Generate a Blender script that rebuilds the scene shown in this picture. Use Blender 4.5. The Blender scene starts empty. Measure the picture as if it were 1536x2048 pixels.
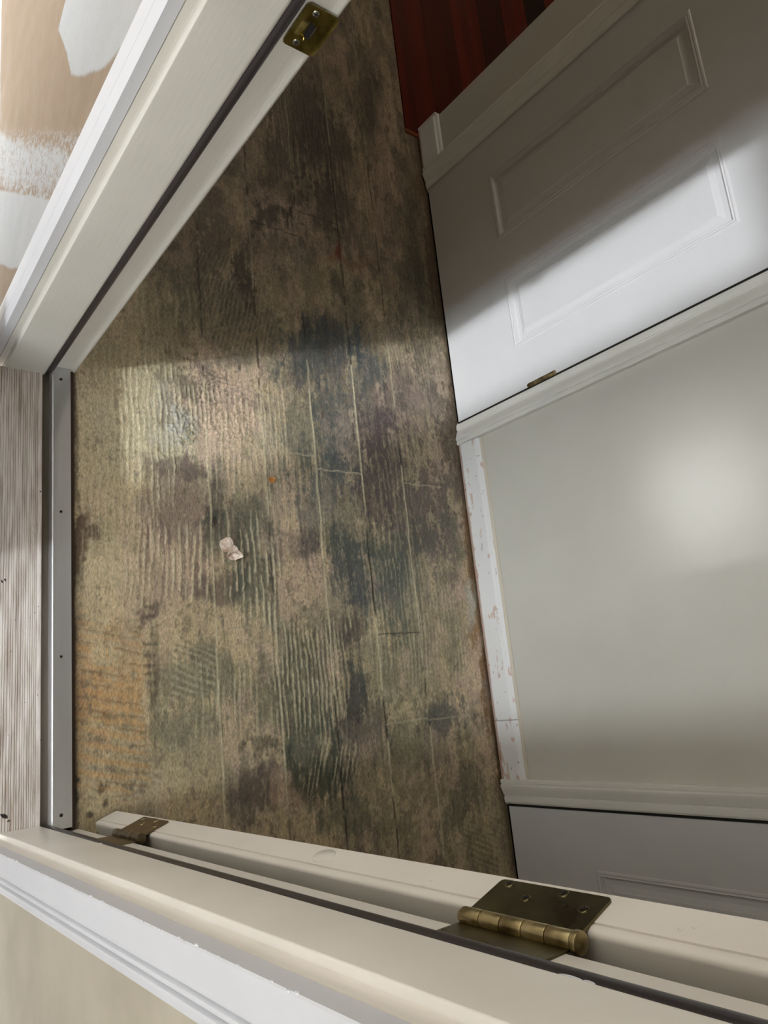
import bpy, bmesh, math, random
import numpy as np
from mathutils import Vector, Matrix
random.seed(7); rng = np.random.default_rng(11)
C = bpy.context.scene.collection
PI = math.pi

# ---------------------------------------------------------------- camera
FPX = 1514.2
CAMLOC = (-0.42268, 0.18273, 1.5596)
RT = Matrix(((0.795823, -0.062717, -0.602273), (-0.100075, 0.967322, -0.232967), (0.597203, 0.245673, 0.76354)))
cam_d = bpy.data.cameras.new('camera'); cam = bpy.data.objects.new('camera', cam_d); C.objects.link(cam)
cam_d.sensor_fit = 'VERTICAL'; cam_d.sensor_height = 24.0; cam_d.lens = FPX / 2048 * 24.0
cam_d.clip_start = 0.02
cam.matrix_world = Matrix.Translation(CAMLOC) @ RT.to_4x4()
bpy.context.scene.camera = cam

# ---------------------------------------------------------------- light
SUN_EL, SUN_AZ = math.radians(28), math.atan2(.28, .96)      # direction the light travels towards
world = bpy.data.worlds.new('world'); bpy.context.scene.world = world; world.use_nodes = True
wn = world.node_tree; bg = wn.nodes['Background']
tc = wn.nodes.new('ShaderNodeTexCoord'); sx = wn.nodes.new('ShaderNodeSeparateXYZ'); cr = wn.nodes.new('ShaderNodeValToRGB')
wn.links.new(tc.outputs['Generated'], sx.inputs[0]); wn.links.new(sx.outputs['Z'], cr.inputs['Fac'])
cr.color_ramp.elements[0].position = 0.0; cr.color_ramp.elements[0].color = (.42, .40, .36, 1)
cr.color_ramp.elements[1].position = 0.9; cr.color_ramp.elements[1].color = (.70, .82, 1.0, 1)
e = cr.color_ramp.elements.new(0.06); e.color = (1.0, .98, .94, 1)
wn.links.new(cr.outputs['Color'], bg.inputs['Color']); bg.inputs['Strength'].default_value = 5.5
# hazy bright sky round the sun
vd = wn.nodes.new('ShaderNodeVectorMath'); vd.operation = 'DOT_PRODUCT'; wn.links.new(tc.outputs['Generated'], vd.inputs[0])
vd.inputs[1].default_value = (-math.cos(SUN_EL) * math.cos(SUN_AZ), -math.cos(SUN_EL) * math.sin(SUN_AZ), math.sin(SUN_EL))
gr = wn.nodes.new('ShaderNodeMapRange'); gr.interpolation_type = 'SMOOTHSTEP'
gr.inputs['From Min'].default_value = math.cos(math.radians(24)); gr.inputs['From Max'].default_value = math.cos(math.radians(4)); gr.inputs['To Min'].default_value = 0; gr.inputs['To Max'].default_value = 26
wn.links.new(vd.outputs['Value'], gr.inputs['Value'])
bg2 = wn.nodes.new('ShaderNodeBackground'); bg2.inputs['Color'].default_value = (.86, .93, 1.0, 1); wn.links.new(gr.outputs[0], bg2.inputs['Strength'])
ad = wn.nodes.new('ShaderNodeAddShader'); wn.links.new(bg.outputs[0], ad.inputs[0]); wn.links.new(bg2.outputs[0], ad.inputs[1]); wn.links.new(ad.outputs[0], wn.nodes['World Output'].inputs['Surface'])
sun_d = bpy.data.lights.new('sun', 'SUN'); sun_d.energy = 1.8; sun_d.angle = math.radians(1.3); sun_d.color = (.90, .945, 1)
sun = bpy.data.objects.new('sun', sun_d); C.objects.link(sun); sun.location = (-3, -1, 3)
d = Vector((math.cos(SUN_EL) * math.cos(SUN_AZ), math.cos(SUN_EL) * math.sin(SUN_AZ), -math.sin(SUN_EL)))
sun.rotation_euler = d.to_track_quat('-Z', 'Y').to_euler()
vs = bpy.context.scene.view_settings
vs.view_transform = 'Standard'; vs.look = 'None'; vs.exposure = 0.48; vs.gamma = 1; vs.use_curve_mapping = False

# ---------------------------------------------------------------- helpers
def s2l(c):
    c = np.asarray(c, float) / 255.0
    return np.where(c <= .04045, c / 12.92, ((c + .055) / 1.055) ** 2.4)
def lin(r, g, b): v = s2l((r, g, b)); return (float(v[0]), float(v[1]), float(v[2]), 1)

def tag(o, label=None, cat=None, group=None, kind=None):
    if label: o['label'] = label
    if cat: o['category'] = cat
    if group: o['group'] = group
    if kind: o['kind'] = kind
    return o
def empty(name, loc=(0, 0, 0)):
    o = bpy.data.objects.new(name, None); C.objects.link(o); o.location = loc; o.empty_display_size = .05
    return o

class MB:
    """collects shapes (world coordinates) into one mesh"""
    def __init__(s): s.v = []; s.f = []; s.sm = []
    def add(s, vs_, fs, smooth=False):
        n = len(s.v); s.v += [tuple(p) for p in vs_]
        s.f += [tuple(i + n for i in f) for f in fs]; s.sm += [smooth] * len(fs); return s
    def frombm(s, bm, M=None, smooth=False):
        bm.verts.index_update()
        s.add([(M @ v.co) if M else v.co.copy() for v in bm.verts], [[v.index for v in f.verts] for f in bm.faces], smooth); bm.free(); return s
    def box(s, x0, x1, y0, y1, z0, z1, bev=0, M=None, seg=2):
        bm = bmesh.new(); bmesh.ops.create_cube(bm, size=1)
        for v in bm.verts: v.co = Vector(((x0 + x1) / 2 + v.co.x * (x1 - x0), (y0 + y1) / 2 + v.co.y * (y1 - y0), (z0 + z1) / 2 + v.co.z * (z1 - z0)))
        if bev: bmesh.ops.bevel(bm, geom=bm.edges[:], offset=bev, segments=seg, profile=.5, affect='EDGES')
        return s.frombm(bm, M, False)
    def cyl(s, p, q, r, n=20, r2=None, bev=0):
        p = Vector(p); q = Vector(q); L = (q - p).length
        bm = bmesh.new(); bmesh.ops.create_cone(bm, cap_ends=True, segments=n, radius1=r, radius2=r if r2 is None else r2, depth=L)
        if bev:
            ed = [e for e in bm.edges if abs(abs((e.verts[0].co.z)) - L / 2) < 1e-6 and abs(e.verts[0].co.z - e.verts[1].co.z) < 1e-6]
            bmesh.ops.bevel(bm, geom=ed, offset=bev, segments=2, profile=.5, affect='EDGES')
        M = Matrix.Translation((p + q) / 2) @ (q - p).to_track_quat('Z', 'Y').to_matrix().to_4x4()
        return s.frombm(bm, M, True)
    def extrude(s, prof, a, b, closed=True, caps=True):
        """prof: list of (x,y) in plan; extruded from z=a to z=b"""
        n = len(prof); vs_ = [(x, y, a) for x, y in prof] + [(x, y, b) for x, y in prof]
        fs = [(i, (i + 1) % n, n + (i + 1) % n, n + i) for i in range(n if closed else n - 1)]
        if caps and closed: fs += [tuple(range(n - 1, -1, -1)), tuple(range(n, 2 * n))]
        return s.add(vs_, fs)
    def extrude_y(s, prof, a, b):
        """prof: list of (x,z); extruded along y"""
        n = len(prof); vs_ = [(x, a, z) for x, z in prof] + [(x, b, z) for x, z in prof]
        fs = [(i, (i + 1) % n, n + (i + 1) % n, n + i) for i in range(n)] + [tuple(range(n)), tuple(range(2 * n - 1, n - 1, -1))]
        return s.add(vs_, fs)
    def build(s, name, mat, parent=None, recalc=True):
        me = bpy.data.meshes.new(name); me.from_pydata(s.v, [], s.f); me.update()
        if recalc:
            bm = bmesh.new(); bm.from_mesh(me); bmesh.ops.recalc_face_normals(bm, faces=bm.faces[:]); bm.to_mesh(me); bm.free()
        if any(s.sm): me.polygons.foreach_set('use_smooth', s.sm)
        me.materials.append(mat)
        o = bpy.data.objects.new(name, me); C.objects.link(o)
        if parent:
            o.parent = parent
            if s.local: pass
            me.transform(Matrix.Translation(-Vector(parent_loc(parent))))
        return o
    local = False
def parent_loc(p):
    v = Vector((0, 0, 0))
    while p: v += Vector(p.location); p = p.parent
    return v

def smooth_auto(o, ang=35):
    me = o.data; me.polygons.foreach_set('use_smooth', [True] * len(me.polygons))
    bm = bmesh.new(); bm.from_mesh(me)
    for e_ in bm.edges:
        if len(e_.link_faces) == 2 and e_.calc_face_angle(0) > math.radians(ang): e_.smooth = False
    bm.to_mesh(me); bm.free(); return o

# value noise -------------------------------------------------------------
def vnoise(x, y, seed=0):
    xi = np.floor(x).astype(np.int64); yi = np.floor(y).astype(np.int64); fx = x - xi; fy = y - yi
    fx = fx * fx * (3 - 2 * fx); fy = fy * fy * (3 - 2 * fy)
    def h(a, b):
        n = (a * 374761393 + b * 668265263 + seed * 1442695041) & 0xffffffff
        n = ((n ^ (n >> 13)) * 1274126177) & 0xffffffff
        return ((n ^ (n >> 16)) & 0xffff) / 65535.0
    return (h(xi, yi) * (1 - fx) + h(xi + 1, yi) * fx) * (1 - fy) + (h(xi, yi + 1) * (1 - fx) + h(xi + 1, yi + 1) * fx) * fy
def fbm(x, y, seed=0, o=5, g=.55):
    t = 0; a = 1; s_ = 0
    for i in range(o): t = t + a * vnoise(x * 2 ** i, y * 2 ** i, seed + i * 17); s_ += a; a *= g
    return t / s_
def sst(a, b, x): t = np.clip((x - a) / (b - a), 0, 1); return t * t * (3 - 2 * t)

# ---------------------------------------------------------------- materials
def mat(name, base, rough=.5, metal=0, spec=.5):
    m = bpy.data.materials.new(name); m.use_nodes = True; b = m.node_tree.nodes['Principled BSDF']
    b.inputs['Base Color'].default_value = base if len(base) == 4 else lin(*base)
    b.inputs['Roughness'].default_value = rough; b.inputs['Metallic'].default_value = metal
    b.inputs['Specular IOR Level'].default_value = spec
    return m
def N(m, t, **kw):
    n = m.node_tree.nodes.new(t)
    for k, v in kw.items():
        if k in n.inputs: n.inputs[k].default_value = v
        else: setattr(n, k, v)
    return n
def L(m, a, b): m.node_tree.links.new(a, b)
def coords(m, scale=(1, 1, 1), rot=(0, 0, 0)):
    tcn = N(m, 'ShaderNodeTexCoord'); mp = N(m, 'ShaderNodeMapping'); mp.inputs['Scale'].default_value = scale; mp.inputs['Rotation'].default_value = rot
    L(m, tcn.outputs['Object'], mp.inputs['Vector']); return mp.outputs['Vector']
def bump(m, h, strength=.3, dist=.001, prev=None):
    b = N(m, 'ShaderNodeBump'); b.inputs['Strength'].default_value = strength; b.inputs['Distance'].default_value = dist
    L(m, h, b.inputs['Height'])
    if prev: L(m, prev, b.inputs['Normal'])
    return b.outputs['Normal']
def noisy(m, c1, c2, scale=(1, 1, 1), ns=20, lo=.35, hi=.65, detail=5, base=None):
    v = coords(m, scale); n = N(m, 'ShaderNodeTexNoise'); n.inputs['Scale'].default_value = ns; n.inputs['Detail'].default_value = detail
    L(m, v, n.inputs['Vector'])
    r = N(m, 'ShaderNodeValToRGB'); r.color_ramp.elements[0].position = lo; r.color_ramp.elements[1].position = hi
    r.color_ramp.elements[0].color = lin(*c1); r.color_ramp.elements[1].color = lin(*c2)
    L(m, n.outputs['Fac'], r.inputs['Fac']); L(m, r.outputs['Color'], m.node_tree.nodes['Principled BSDF'].inputs['Base Color'])
    return n, r
def paint(name, c, rough=.32, var=6, brush=(1, 1, 1), bs=.25, bscale=90, orange=0):
    m = mat(name, (*c,), rough); b = m.node_tree.nodes['Principled BSDF']
    noisy(m, [max(0, k - var) for k in c], [min(255, k + var * .4) for k in c], (1, 1, 1), 7, .3, .7)
    v = coords(m, brush); n = N(m, 'ShaderNodeTexNoise'); n.inputs['Scale'].default_value = bscale; n.inputs['Detail'].default_value = 4
    L(m, v, n.inputs['Vector']); nb = bump(m, n.outputs['Fac'], bs, .0006)
    # rare paint drips and nicks
    v2 = coords(m, (1, 1, .6)); vo = N(m, 'ShaderNodeTexVoronoi'); vo.inputs['Scale'].default_value = 26; vo.inputs['Randomness'].default_value = 1
    L(m, v2, vo.inputs['Vector'])
    mr = N(m, 'ShaderNodeMapRange'); mr.inputs['From Min'].default_value = .0; mr.inputs['From Max'].default_value = .07; mr.inputs['To Min'].default_value = 1; mr.inputs['To Max'].default_value = 0
    L(m, vo.outputs['Distance'], mr.inputs['Value'])
    sel = N(m, 'ShaderNodeSeparateColor'); L(m, vo.outputs['Color'], sel.inputs[0])
    gt = N(m, 'ShaderNodeMath', operation='GREATER_THAN'); gt.inputs[1].default_value = .82; L(m, sel.outputs[0], gt.inputs[0])
    mu = N(m, 'ShaderNodeMath', operation='MULTIPLY'); L(m, mr.outputs[0], mu.inputs[0]); L(m, gt.outputs[0], mu.inputs[1])
    nb = bump(m, mu.outputs[0], .5, .0012, nb)
    L(m, nb, b.inputs['Normal']); return m

M_trim = paint('trim_paint', (226, 224, 216), .3, 6, (1, 1, .12), .35, 160)
M_jamb = paint('jamb_paint', (221, 215, 204), .33, 7, (1, 1, .15), .25, 120)
M_jambL = paint('jamb_paint_grey', (205, 202, 192), .38, 6, (1, 1, .1), .5, 200)
M_casing = paint('casing_paint', (205, 206, 209), .35, 4, (1, 1, .15), .3, 140)
M_door = paint('closet_door_paint', (208, 207, 206), .22, 3, (1, 1, .5), .12, 60)
M_wallR = paint('hall_wall_paint', (206, 203, 193), .24, 3, (1, 1, 1), .10, 30)
M_wallB = paint('porch_wall_paint', (176, 168, 150), .5, 16, (1, 1, .4), .4, 60)
M_ceil = mat('ceiling_paint', (205, 200, 190), .8)
M_dark = mat('dark_gap', (22, 19, 16), .9)
M_rubber = mat('rubber_seal', (44, 38, 38), .38); 
_v = coords(M_rubber, (1, 1, .3)); _n = N(M_rubber, 'ShaderNodeTexNoise', Scale=180.0); L(M_rubber, _v, _n.inputs['Vector'])
L(M_rubber, bump(M_rubber, _n.outputs['Fac'], .5, .0008), M_rubber.node_tree.nodes['Principled BSDF'].inputs['Normal'])

def metal(name, c1, c2, rough=.35, ns=60, scale=(1, 1, 1), bs=.2):
    m = mat(name, (*c1,), rough, 1.0); n, r = noisy(m, c1, c2, scale, ns, .35, .65)
    b = m.node_tree.nodes['Principled BSDF']
    mr = N(m, 'ShaderNodeMapRange'); mr.inputs['To Min'].default_value = rough - .08; mr.inputs['To Max'].default_value = rough + .16
    L(m, n.outputs['Fac'], mr.inputs['Value']); L(m, mr.outputs[0], b.inputs['Roughness'])
    L(m, bump(m, n.outputs['Fac'], bs, .0004), b.inputs['Normal']); return m
M_brass = metal('antique_brass', (118, 102, 68), (202, 186, 140), .32, 45)
M_brassd = metal('dark_brass', (92, 84, 60), (120, 112, 84), .26, 25)
M_strike = metal('strike_brass', (112, 98, 48), (160, 144, 84), .28, 60)
M_screw = metal('screw_metal', (150, 148, 130), (190, 188, 170), .35, 90)
M_alu = metal('aluminium', (205, 207, 210), (232, 232, 232), .44, 14, (1, .06, 1), .3)

# ribbed aluminium sill: dirty, matt
M_sill = mat('ribbed_sill', (185, 172, 158), .5, .1)
noisy(M_sill, (186, 172, 160), (236, 228, 222), (3, .3, 1), 40, .30, .62, 10)
_v = coords(M_sill, (1, .6, 1)); _n = N(M_sill, 'ShaderNodeTexNoise', Scale=300.0); L(M_sill, _v, _n.inputs['Vector'])
L(M_sill, bump(M_sill, _n.outputs['Fac'], .35, .0005), M_sill.node_tree.nodes['Principled BSDF'].inputs['Normal'])

def attr_mat(name, rough=(.35, .6), fine=260, fa=.35, stretch=(1, .35, 1), bs=.5, bd=.0008, spec=.5):
    m = mat(name, (128, 128, 128), .5, 0, spec); b = m.node_tree.nodes['Principled BSDF']
    at = N(m, 'ShaderNodeAttribute'); at.attribute_name = 'albedo'
    v = coords(m, stretch); n = N(m, 'ShaderNodeTexNoise'); n.inputs['Scale'].default_value = fine; n.inputs['Detail'].default_value = 6; n.inputs['Roughness'].default_value = .7
    L(m, v, n.inputs['Vector'])
    mr = N(m, 'ShaderNodeMapRange'); mr.inputs['From Min'].default_value = .3; mr.inputs['From Max'].default_value = .7
    mr.inputs['To Min'].default_value = 1 - fa; mr.inputs['To Max'].default_value = 1 + fa; L(m, n.outputs['Fac'], mr.inputs['Value'])
    mx = N(m, 'ShaderNodeVectorMath', operation='SCALE'); L(m, at.outputs['Color'], mx.inputs[0]); L(m, mr.outputs[0], mx.inputs['Scale'])
    L(m, mx.outputs[0], b.inputs['Base Color'])
    n2 = N(m, 'ShaderNodeTexNoise'); n2.inputs['Scale'].default_value = 18; n2.inputs['Detail'].default_value = 6; L(m, v, n2.inputs['Vector'])
    m2 = N(m, 'ShaderNodeMapRange'); m2.inputs['From Min'].default_value = .35; m2.inputs['From Max'].default_value = .65; m2.inputs['To Min'].default_value = rough[0]; m2.inputs['To Max'].default_value = rough[1]
    L(m, n2.outputs['Fac'], m2.inputs['Value']); L(m, m2.outputs[0], b.inputs['Roughness'])
    L(m, bump(m, n.outputs['Fac'], bs, bd), b.inputs['Normal'])
    return m
M_floor = attr_mat('adhesive_floor', (.34, .56), 300, .42, (1, .4, 1), .8, .0012)
M_dry = attr_mat('drywall', (.6, .8), 200, .05, (1, 1, 1), .15, .0006)
M_base = attr_mat('worn_baseboard', (.35, .55), 200, .03, (1, 1, 1), .2, .0006)

M_wood = mat('hardwood', (90, 20, 8), .22)
noisy(M_wood, (70, 15, 6), (104, 34, 15), (1, .06, 1), 14, .3, .7, 6)
_oi = N(M_wood, 'ShaderNodeAttribute'); _oi.attribute_name = 'albedo'
_mx = N(M_wood, 'ShaderNodeMix', data_type='RGBA', blend_type='MULTIPLY'); _mx.inputs[0].default_value = 1
_b = M_wood.node_tree.nodes['Principled BSDF']; _src = _b.inputs['Base Color'].links[0].from_socket
L(M_wood, _src, _mx.inputs[6]); L(M_wood, _oi.outputs['Color'], _mx.inputs[7]); L(M_wood, _mx.outputs[2], _b.inputs['Base Color'])
M_deck = mat('porch_deck', (150, 140, 125), .6); noisy(M_deck, (125, 112, 98), (160, 150, 138), (8, .5, 1), 8)
M_siding = mat('porch_screen', (214, 206, 192), .6); noisy(M_siding, (202, 194, 180), (220, 214, 202), (1, 1, 1), 6)
M_scrap = mat('torn_paper', (222, 190, 172), .7); noisy(M_scrap, (200, 168, 144), (240, 226, 212), (1, 1, 1), 90)
M_chip = mat('orange_chip', (190, 128, 62), .6); noisy(M_chip, (170, 110, 52), (205, 145, 78), (1, 1, 1), 120)
M_crumb = mat('crumb', (38, 28, 22), .7)

# ---------------------------------------------------------------- pixel -> point, used to read positions off the floor only
Rw = np.array(RT)
def floor_xy(u, v):
    q = np.array([(u - 768) / FPX, -(v - 1024) / FPX, -1.0]); r = Rw @ q
    t = -CAMLOC[2] / r[2]; return CAMLOC[0] + t * r[0], CAMLOC[1] + t * r[1]

# ---------------------------------------------------------------- grid with colour + relief
def grid_mesh(name, P, col, mat_, extra_faces=None):
    """P: (ny,nx,3) points, col: (ny,nx,3) linear"""
    ny, nx = P.shape[:2]
    idx = np.arange(ny * nx).reshape(ny, nx)
    f = np.stack([idx[:-1, :-1], idx[:-1, 1:], idx[1:, 1:], idx[1:, :-1]], -1).reshape(-1, 4)
    me = bpy.data.meshes.new(name)
    me.vertices.add(ny * nx); me.vertices.foreach_set('co', P.reshape(-1).astype(np.float32))
    me.loops.add(f.size); me.loops.foreach_set('vertex_index', f.reshape(-1).astype(np.int32))
    me.polygons.add(len(f)); me.polygons.foreach_set('loop_start', (np.arange(len(f)) * 4).astype(np.int32))
    me.polygons.foreach_set('use_smooth', np.ones(len(f), bool)); me.update(calc_edges=True); me.validate()
    a = me.color_attributes.new('albedo', 'FLOAT_COLOR', 'POINT')
    c4 = np.ones((ny * nx, 4), np.float32); c4[:, :3] = col.reshape(-1, 3); a.data.foreach_set('color', c4.reshape(-1))
    me.materials.append(mat_)
    o = bpy.data.objects.new(name, me); C.objects.link(o); return o

def S(*c): return s2l(c)
TAN, OLIVE, ORANGE, PINK = S(196, 178, 142), S(164, 152, 120), S(190, 148, 96), S(202, 176, 154)
GREY, GREEN, BLUE, PURPLE, DARK = S(136, 126, 114), S(80, 88, 74), S(78, 86, 88), S(92, 78, 76), S(54, 50, 46)
CREAM, BROWN, BLACK, PALE = S(206, 196, 164), S(108, 88, 68), S(38, 32, 28), S(188, 190, 180)

def build_floor():
    x = np.arange(0.001, 1.128, .0026)
    y = np.concatenate([np.arange(-1.25, -.42, .03), np.arange(-.42, 1.6, .0028), np.arange(1.6, 2.75, .0045), np.arange(2.76, 4.0, .03)])
    X, Y = np.meshgrid(x, y)
    n1 = fbm(X * 9, Y * 4.5, 1); n2 = fbm(X * 30, Y * 12, 5, 5, .65); n3 = fbm(X * 90, Y * 60, 9, 4, .8); n4 = fbm(X * 4, Y * 3, 31, 4)
    streak = fbm(X * 110, Y * 7, 21, 4, .7); fine = fbm(X * 170, Y * 110, 47, 3, .8)
    lo = sst(.38, .62, n1)[..., None]
    col = TAN * (1 - lo) + (TAN * .45 + GREY * .55) * lo
    up = sst(.95, 1.35, Y + (n1 - .5) * .5)[..., None]; col = col * (1 - up) + (BROWN * .55 + OLIVE * .25 + GREY * .2) * up
    H = (n3 - .5) * .0012 + (n2 - .5) * .0014
    wx = (fbm(X * 14, Y * 10, 101, 4) - .5) * .09; wy = (fbm(X * 14, Y * 10, 131, 4) - .5) * .13
    def blob(u, v, ru, rv, c, st=1.0, edge=.5, sharp=.16):
        nonlocal col
        ru *= 1.3; rv *= 1.3
        cx, cy = floor_xy(u, v); ax, ay = floor_xy(u + ru, v); bx, by = floor_xy(u, v + rv)
        J = np.linalg.inv(np.array([[ax - cx, bx - cx], [ay - cy, by - cy]]))
        wk = min(1, math.hypot(ax - cx, bx - cx) * 18)
        dx, dy = X - cx + wx * wk, Y - cy + wy * wk; p = J[0, 0] * dx + J[0, 1] * dy; q = J[1, 0] * dx + J[1, 1] * dy
        g = np.exp(-.75 * (p * p + q * q)); nn = .30 * n2 + .40 * n3 + .30 * streak
        m = sst(-.10, .36, g * 1.15 - (.12 + (nn - .34) * 2.6)) * st * (g > .05)
        m = m[..., None]; col = col * (1 - m) + c * m; return m[..., 0]
    # broad tints; cream ones over pale glue also paint in the sun patch's brightness
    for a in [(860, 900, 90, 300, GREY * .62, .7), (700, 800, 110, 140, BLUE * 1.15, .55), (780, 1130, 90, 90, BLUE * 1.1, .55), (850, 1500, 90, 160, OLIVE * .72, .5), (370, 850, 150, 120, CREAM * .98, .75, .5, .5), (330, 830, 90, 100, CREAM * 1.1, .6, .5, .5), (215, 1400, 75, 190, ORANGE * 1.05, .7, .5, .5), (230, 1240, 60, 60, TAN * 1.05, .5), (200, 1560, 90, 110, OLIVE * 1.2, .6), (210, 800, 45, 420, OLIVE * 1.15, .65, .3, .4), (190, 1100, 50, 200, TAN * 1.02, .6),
              (440, 820, 70, 110, PINK * 1.1, .7), (590, 1150, 45, 130, PINK, .6), (340, 1100, 70, 150, PINK * 1.02, .5), (980, 1300, 40, 260, PINK * .85, .8), (480, 1350, 70, 70, TAN * .95, .6),
              (780, 310, 22, 160, PINK * .62, .85), (560, 480, 60, 90, PINK * .55, .5), (760, 480, 50, 90, PINK * .52, .5), (330, 640, 80, 70, OLIVE * .85, .5), (950, 1640, 90, 110, OLIVE * .9, .7),
              (820, 1600, 110, 100, OLIVE * .8, .7), (860, 1300, 70, 160, OLIVE, .6), (640, 1330, 120, 130, OLIVE, .4), (330, 1550, 130, 70, OLIVE * 1.1, .6), (540, 600, 110, 70, OLIVE * .6, .5),
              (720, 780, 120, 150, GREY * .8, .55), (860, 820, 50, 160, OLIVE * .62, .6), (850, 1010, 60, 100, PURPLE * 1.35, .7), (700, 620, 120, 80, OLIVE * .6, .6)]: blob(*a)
    # overall mottling
    mo1 = fbm(X * 16, Y * 9, 201, 6, .7); mo2 = fbm(X * 22, Y * 11, 221, 6, .7); mo3 = fbm(X * 12, Y * 8, 241, 6, .72)
    zone = .35 + .65 * sst(.18, .42, X)
    for f_, c_, t_, k_ in ((mo1, GREEN * 1.2, .53, .45), (mo2, PURPLE * 1.3, .55, .45), (mo3, PINK * 1.15, .53, .5), (mo1[::-1], TAN * 1.2, .53, .5)):
        mk = (sst(t_, t_ + .11, f_ + (n3 - .5) * .28) * k_ * zone)[..., None] * (1 - .55 * up) ; col = col * (1 - mk) + c_ * mk
    mk = (sst(.5, .62, mo2[::-1]) * .5 * up[..., 0])[..., None]; col = col * (1 - mk) + DARK * mk
    # stains
    for a in [(540, 430, 40, 16, DARK, .8), (650, 415, 40, 50, DARK * .8, .7), (660, 300, 50, 60, DARK * .7, .7), (600, 250, 60, 70, DARK * .9, .5), (490, 545, 18, 55, DARK * .8, .8), (380, 600, 40, 60, GREEN * .7, .6), (480, 610, 35, 40, DARK, .45),
              (640, 700, 65, 40, BLUE * .85, .8), (670, 675, 45, 28, BLUE * .7, .7), (620, 870, 36, 90, GREEN, .6), (665, 860, 30, 70, BLUE, .5), (730, 745, 40, 50, BLUE, .6), (760, 870, 50, 60, PURPLE * .9, .6), (760, 950, 40, 100, PURPLE * .75, .75), (830, 800, 45, 60, PURPLE, .5),
              (345, 945, 62, 24, PURPLE * .95, .75), (430, 1000, 16, 60, DARK, .7), (425, 1060, 24, 34, GREEN * .8, .7), (440, 1165, 52, 34, PURPLE * .9, .7), (495, 1060, 30, 60, GREEN, .5), (505, 1180, 26, 60, GREEN * 1.1, .45), (350, 1010, 50, 40, PURPLE * 1.2, .5),
              (395, 760, 50, 18, DARK * 1.3, .6), (350, 850, 30, 50, PALE * .8, .6), (650, 1000, 40, 90, BLUE * 1.1, .6), (700, 1130, 40, 46, BLUE * .75, .75), (690, 1090, 60, 30, GREEN * .8, .5), (790, 1110, 40, 40, GREEN, .55), (800, 1180, 50, 60, BLUE * 1.2, .5),
              (610, 1100, 36, 26, PURPLE * 1.1, .5), (712, 1255, 18, 34, PURPLE * .8, .7), (708, 1385, 28, 54, BLUE * .5, .85), (735, 1440, 46, 44, DARK * 1.3, .65), (720, 1500, 50, 60, GREY * .7, .5), (620, 1480, 32, 70, GREEN * .8, .75), (640, 1560, 62, 46, GREEN * .7, .85), (600, 1400, 60, 90, GREEN * 1.2, .45),
              (520, 1595, 42, 42, PURPLE * .85, .7), (470, 1620, 26, 26, GREY * .8, .6), (530, 1510, 34, 18, DARK * 1.3, .7), (575, 1600, 30, 30, PINK * .9, .6), (890, 1430, 38, 36, BLUE * .8, .7), (390, 1360, 70, 50, GREEN * 1.35, .5), (345, 1450, 50, 26, GREEN * 1.2, .5), (310, 1320, 10, 60, DARK, .5),
              (830, 1500, 60, 40, GREEN * 1.1, .4), (700, 1640, 60, 30, GREEN * 1.0, .5), (760, 1330, 30, 90, GREEN * 1.3, .4), (820, 480, 26, 110, GREEN * .7, .4), (840, 600, 30, 60, GREEN * .6, .5), (470, 720, 30, 16, GREEN * .8, .5), (310, 1220, 20, 16, PURPLE * .8, .7), (740, 200, 30, 60, DARK * .8, .5), (560, 330, 40, 60, DARK, .5),
              (155, 1090, 22, 60, BROWN * .8, .95, .2, .1), (178, 1070, 16, 16, BROWN * .8, .95, .2, .1), (150, 1590, 8, 50, BLACK, .9), (207, 1580, 14, 7, BLACK, .8), (212, 1605, 6, 8, BLACK, .8), (183, 1625, 8, 6, BLACK, .8), (150, 860, 6, 150, BROWN * .6, .7)]: blob(*a)
    # orange-brown old glue line beside the baseboard
    for a in [(948, 1150, 12, 110, ORANGE * .55, .9), (975, 1290, 10, 110, ORANGE * .45, .9), (992, 1440, 9, 120, ORANGE * .35, .85), (940, 1190, 8, 40, PALE * .8, .7), (845, 330, 16, 70, ORANGE * .28, .6), (860, 520, 8, 90, BROWN * .5, .7), (940, 1060, 10, 80, ORANGE * .55, .8), (895, 850, 12, 60, BROWN * .5, .7)]:
        m = blob(*a); H += m * (.001 + (n3 - .5) * .004)
    for a in [(675, 500, 6, 14, S(110, 50, 25), .9, .4), (700, 515, 50, 6, S(120, 70, 40), .4), (428, 1045, 5, 10, BLACK, .8)]: blob(*a)
    # fine speckle of worn-through glue
    sp = sst(.60, .72, n3 + (n2 - .5) * .6)[..., None]; col = col * (1 - sp * .45) + DARK * sp * .45
    sp = sst(.62, .74, fbm(X * 120, Y * 40, 77, 3, .8))[..., None]; col = col * (1 - sp * .35) + CREAM * .8 * sp * .35 * (1 - up * .75) + BROWN * sp * .35 * up * .75
    col = col * (.82 + .36 * streak[..., None]) * (.86 + .28 * fine[..., None])
    # trowel ridges: (u, v, ru, rv, angle, spacing m, strength, ridge colour, gap colour, relief)
    def ridges(u, v, ru, rv, ang, sp_, st, rc, gc, hh, curve=0.0, seed=0, w=.24):
        nonlocal col, H
        cx, cy = floor_xy(u, v); ax, ay = floor_xy(u + ru, v); bx, by = floor_xy(u, v + rv)
        J = np.linalg.inv(np.array([[ax - cx, bx - cx], [ay - cy, by - cy]]))
        dx, dy = X - cx, Y - cy; p = J[0, 0] * dx + J[0, 1] * dy; q = J[1, 0] * dx + J[1, 1] * dy
        m = sst(-.15, .22, 1 - np.maximum(np.abs(p), np.abs(q)) + (n1 - .5) * .9 + (n2 - .5) * .7)
        ca, sa = math.cos(math.radians(ang)), math.sin(math.radians(ang))
        t = dx * ca + dy * sa; s_ = -dx * sa + dy * ca
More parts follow.
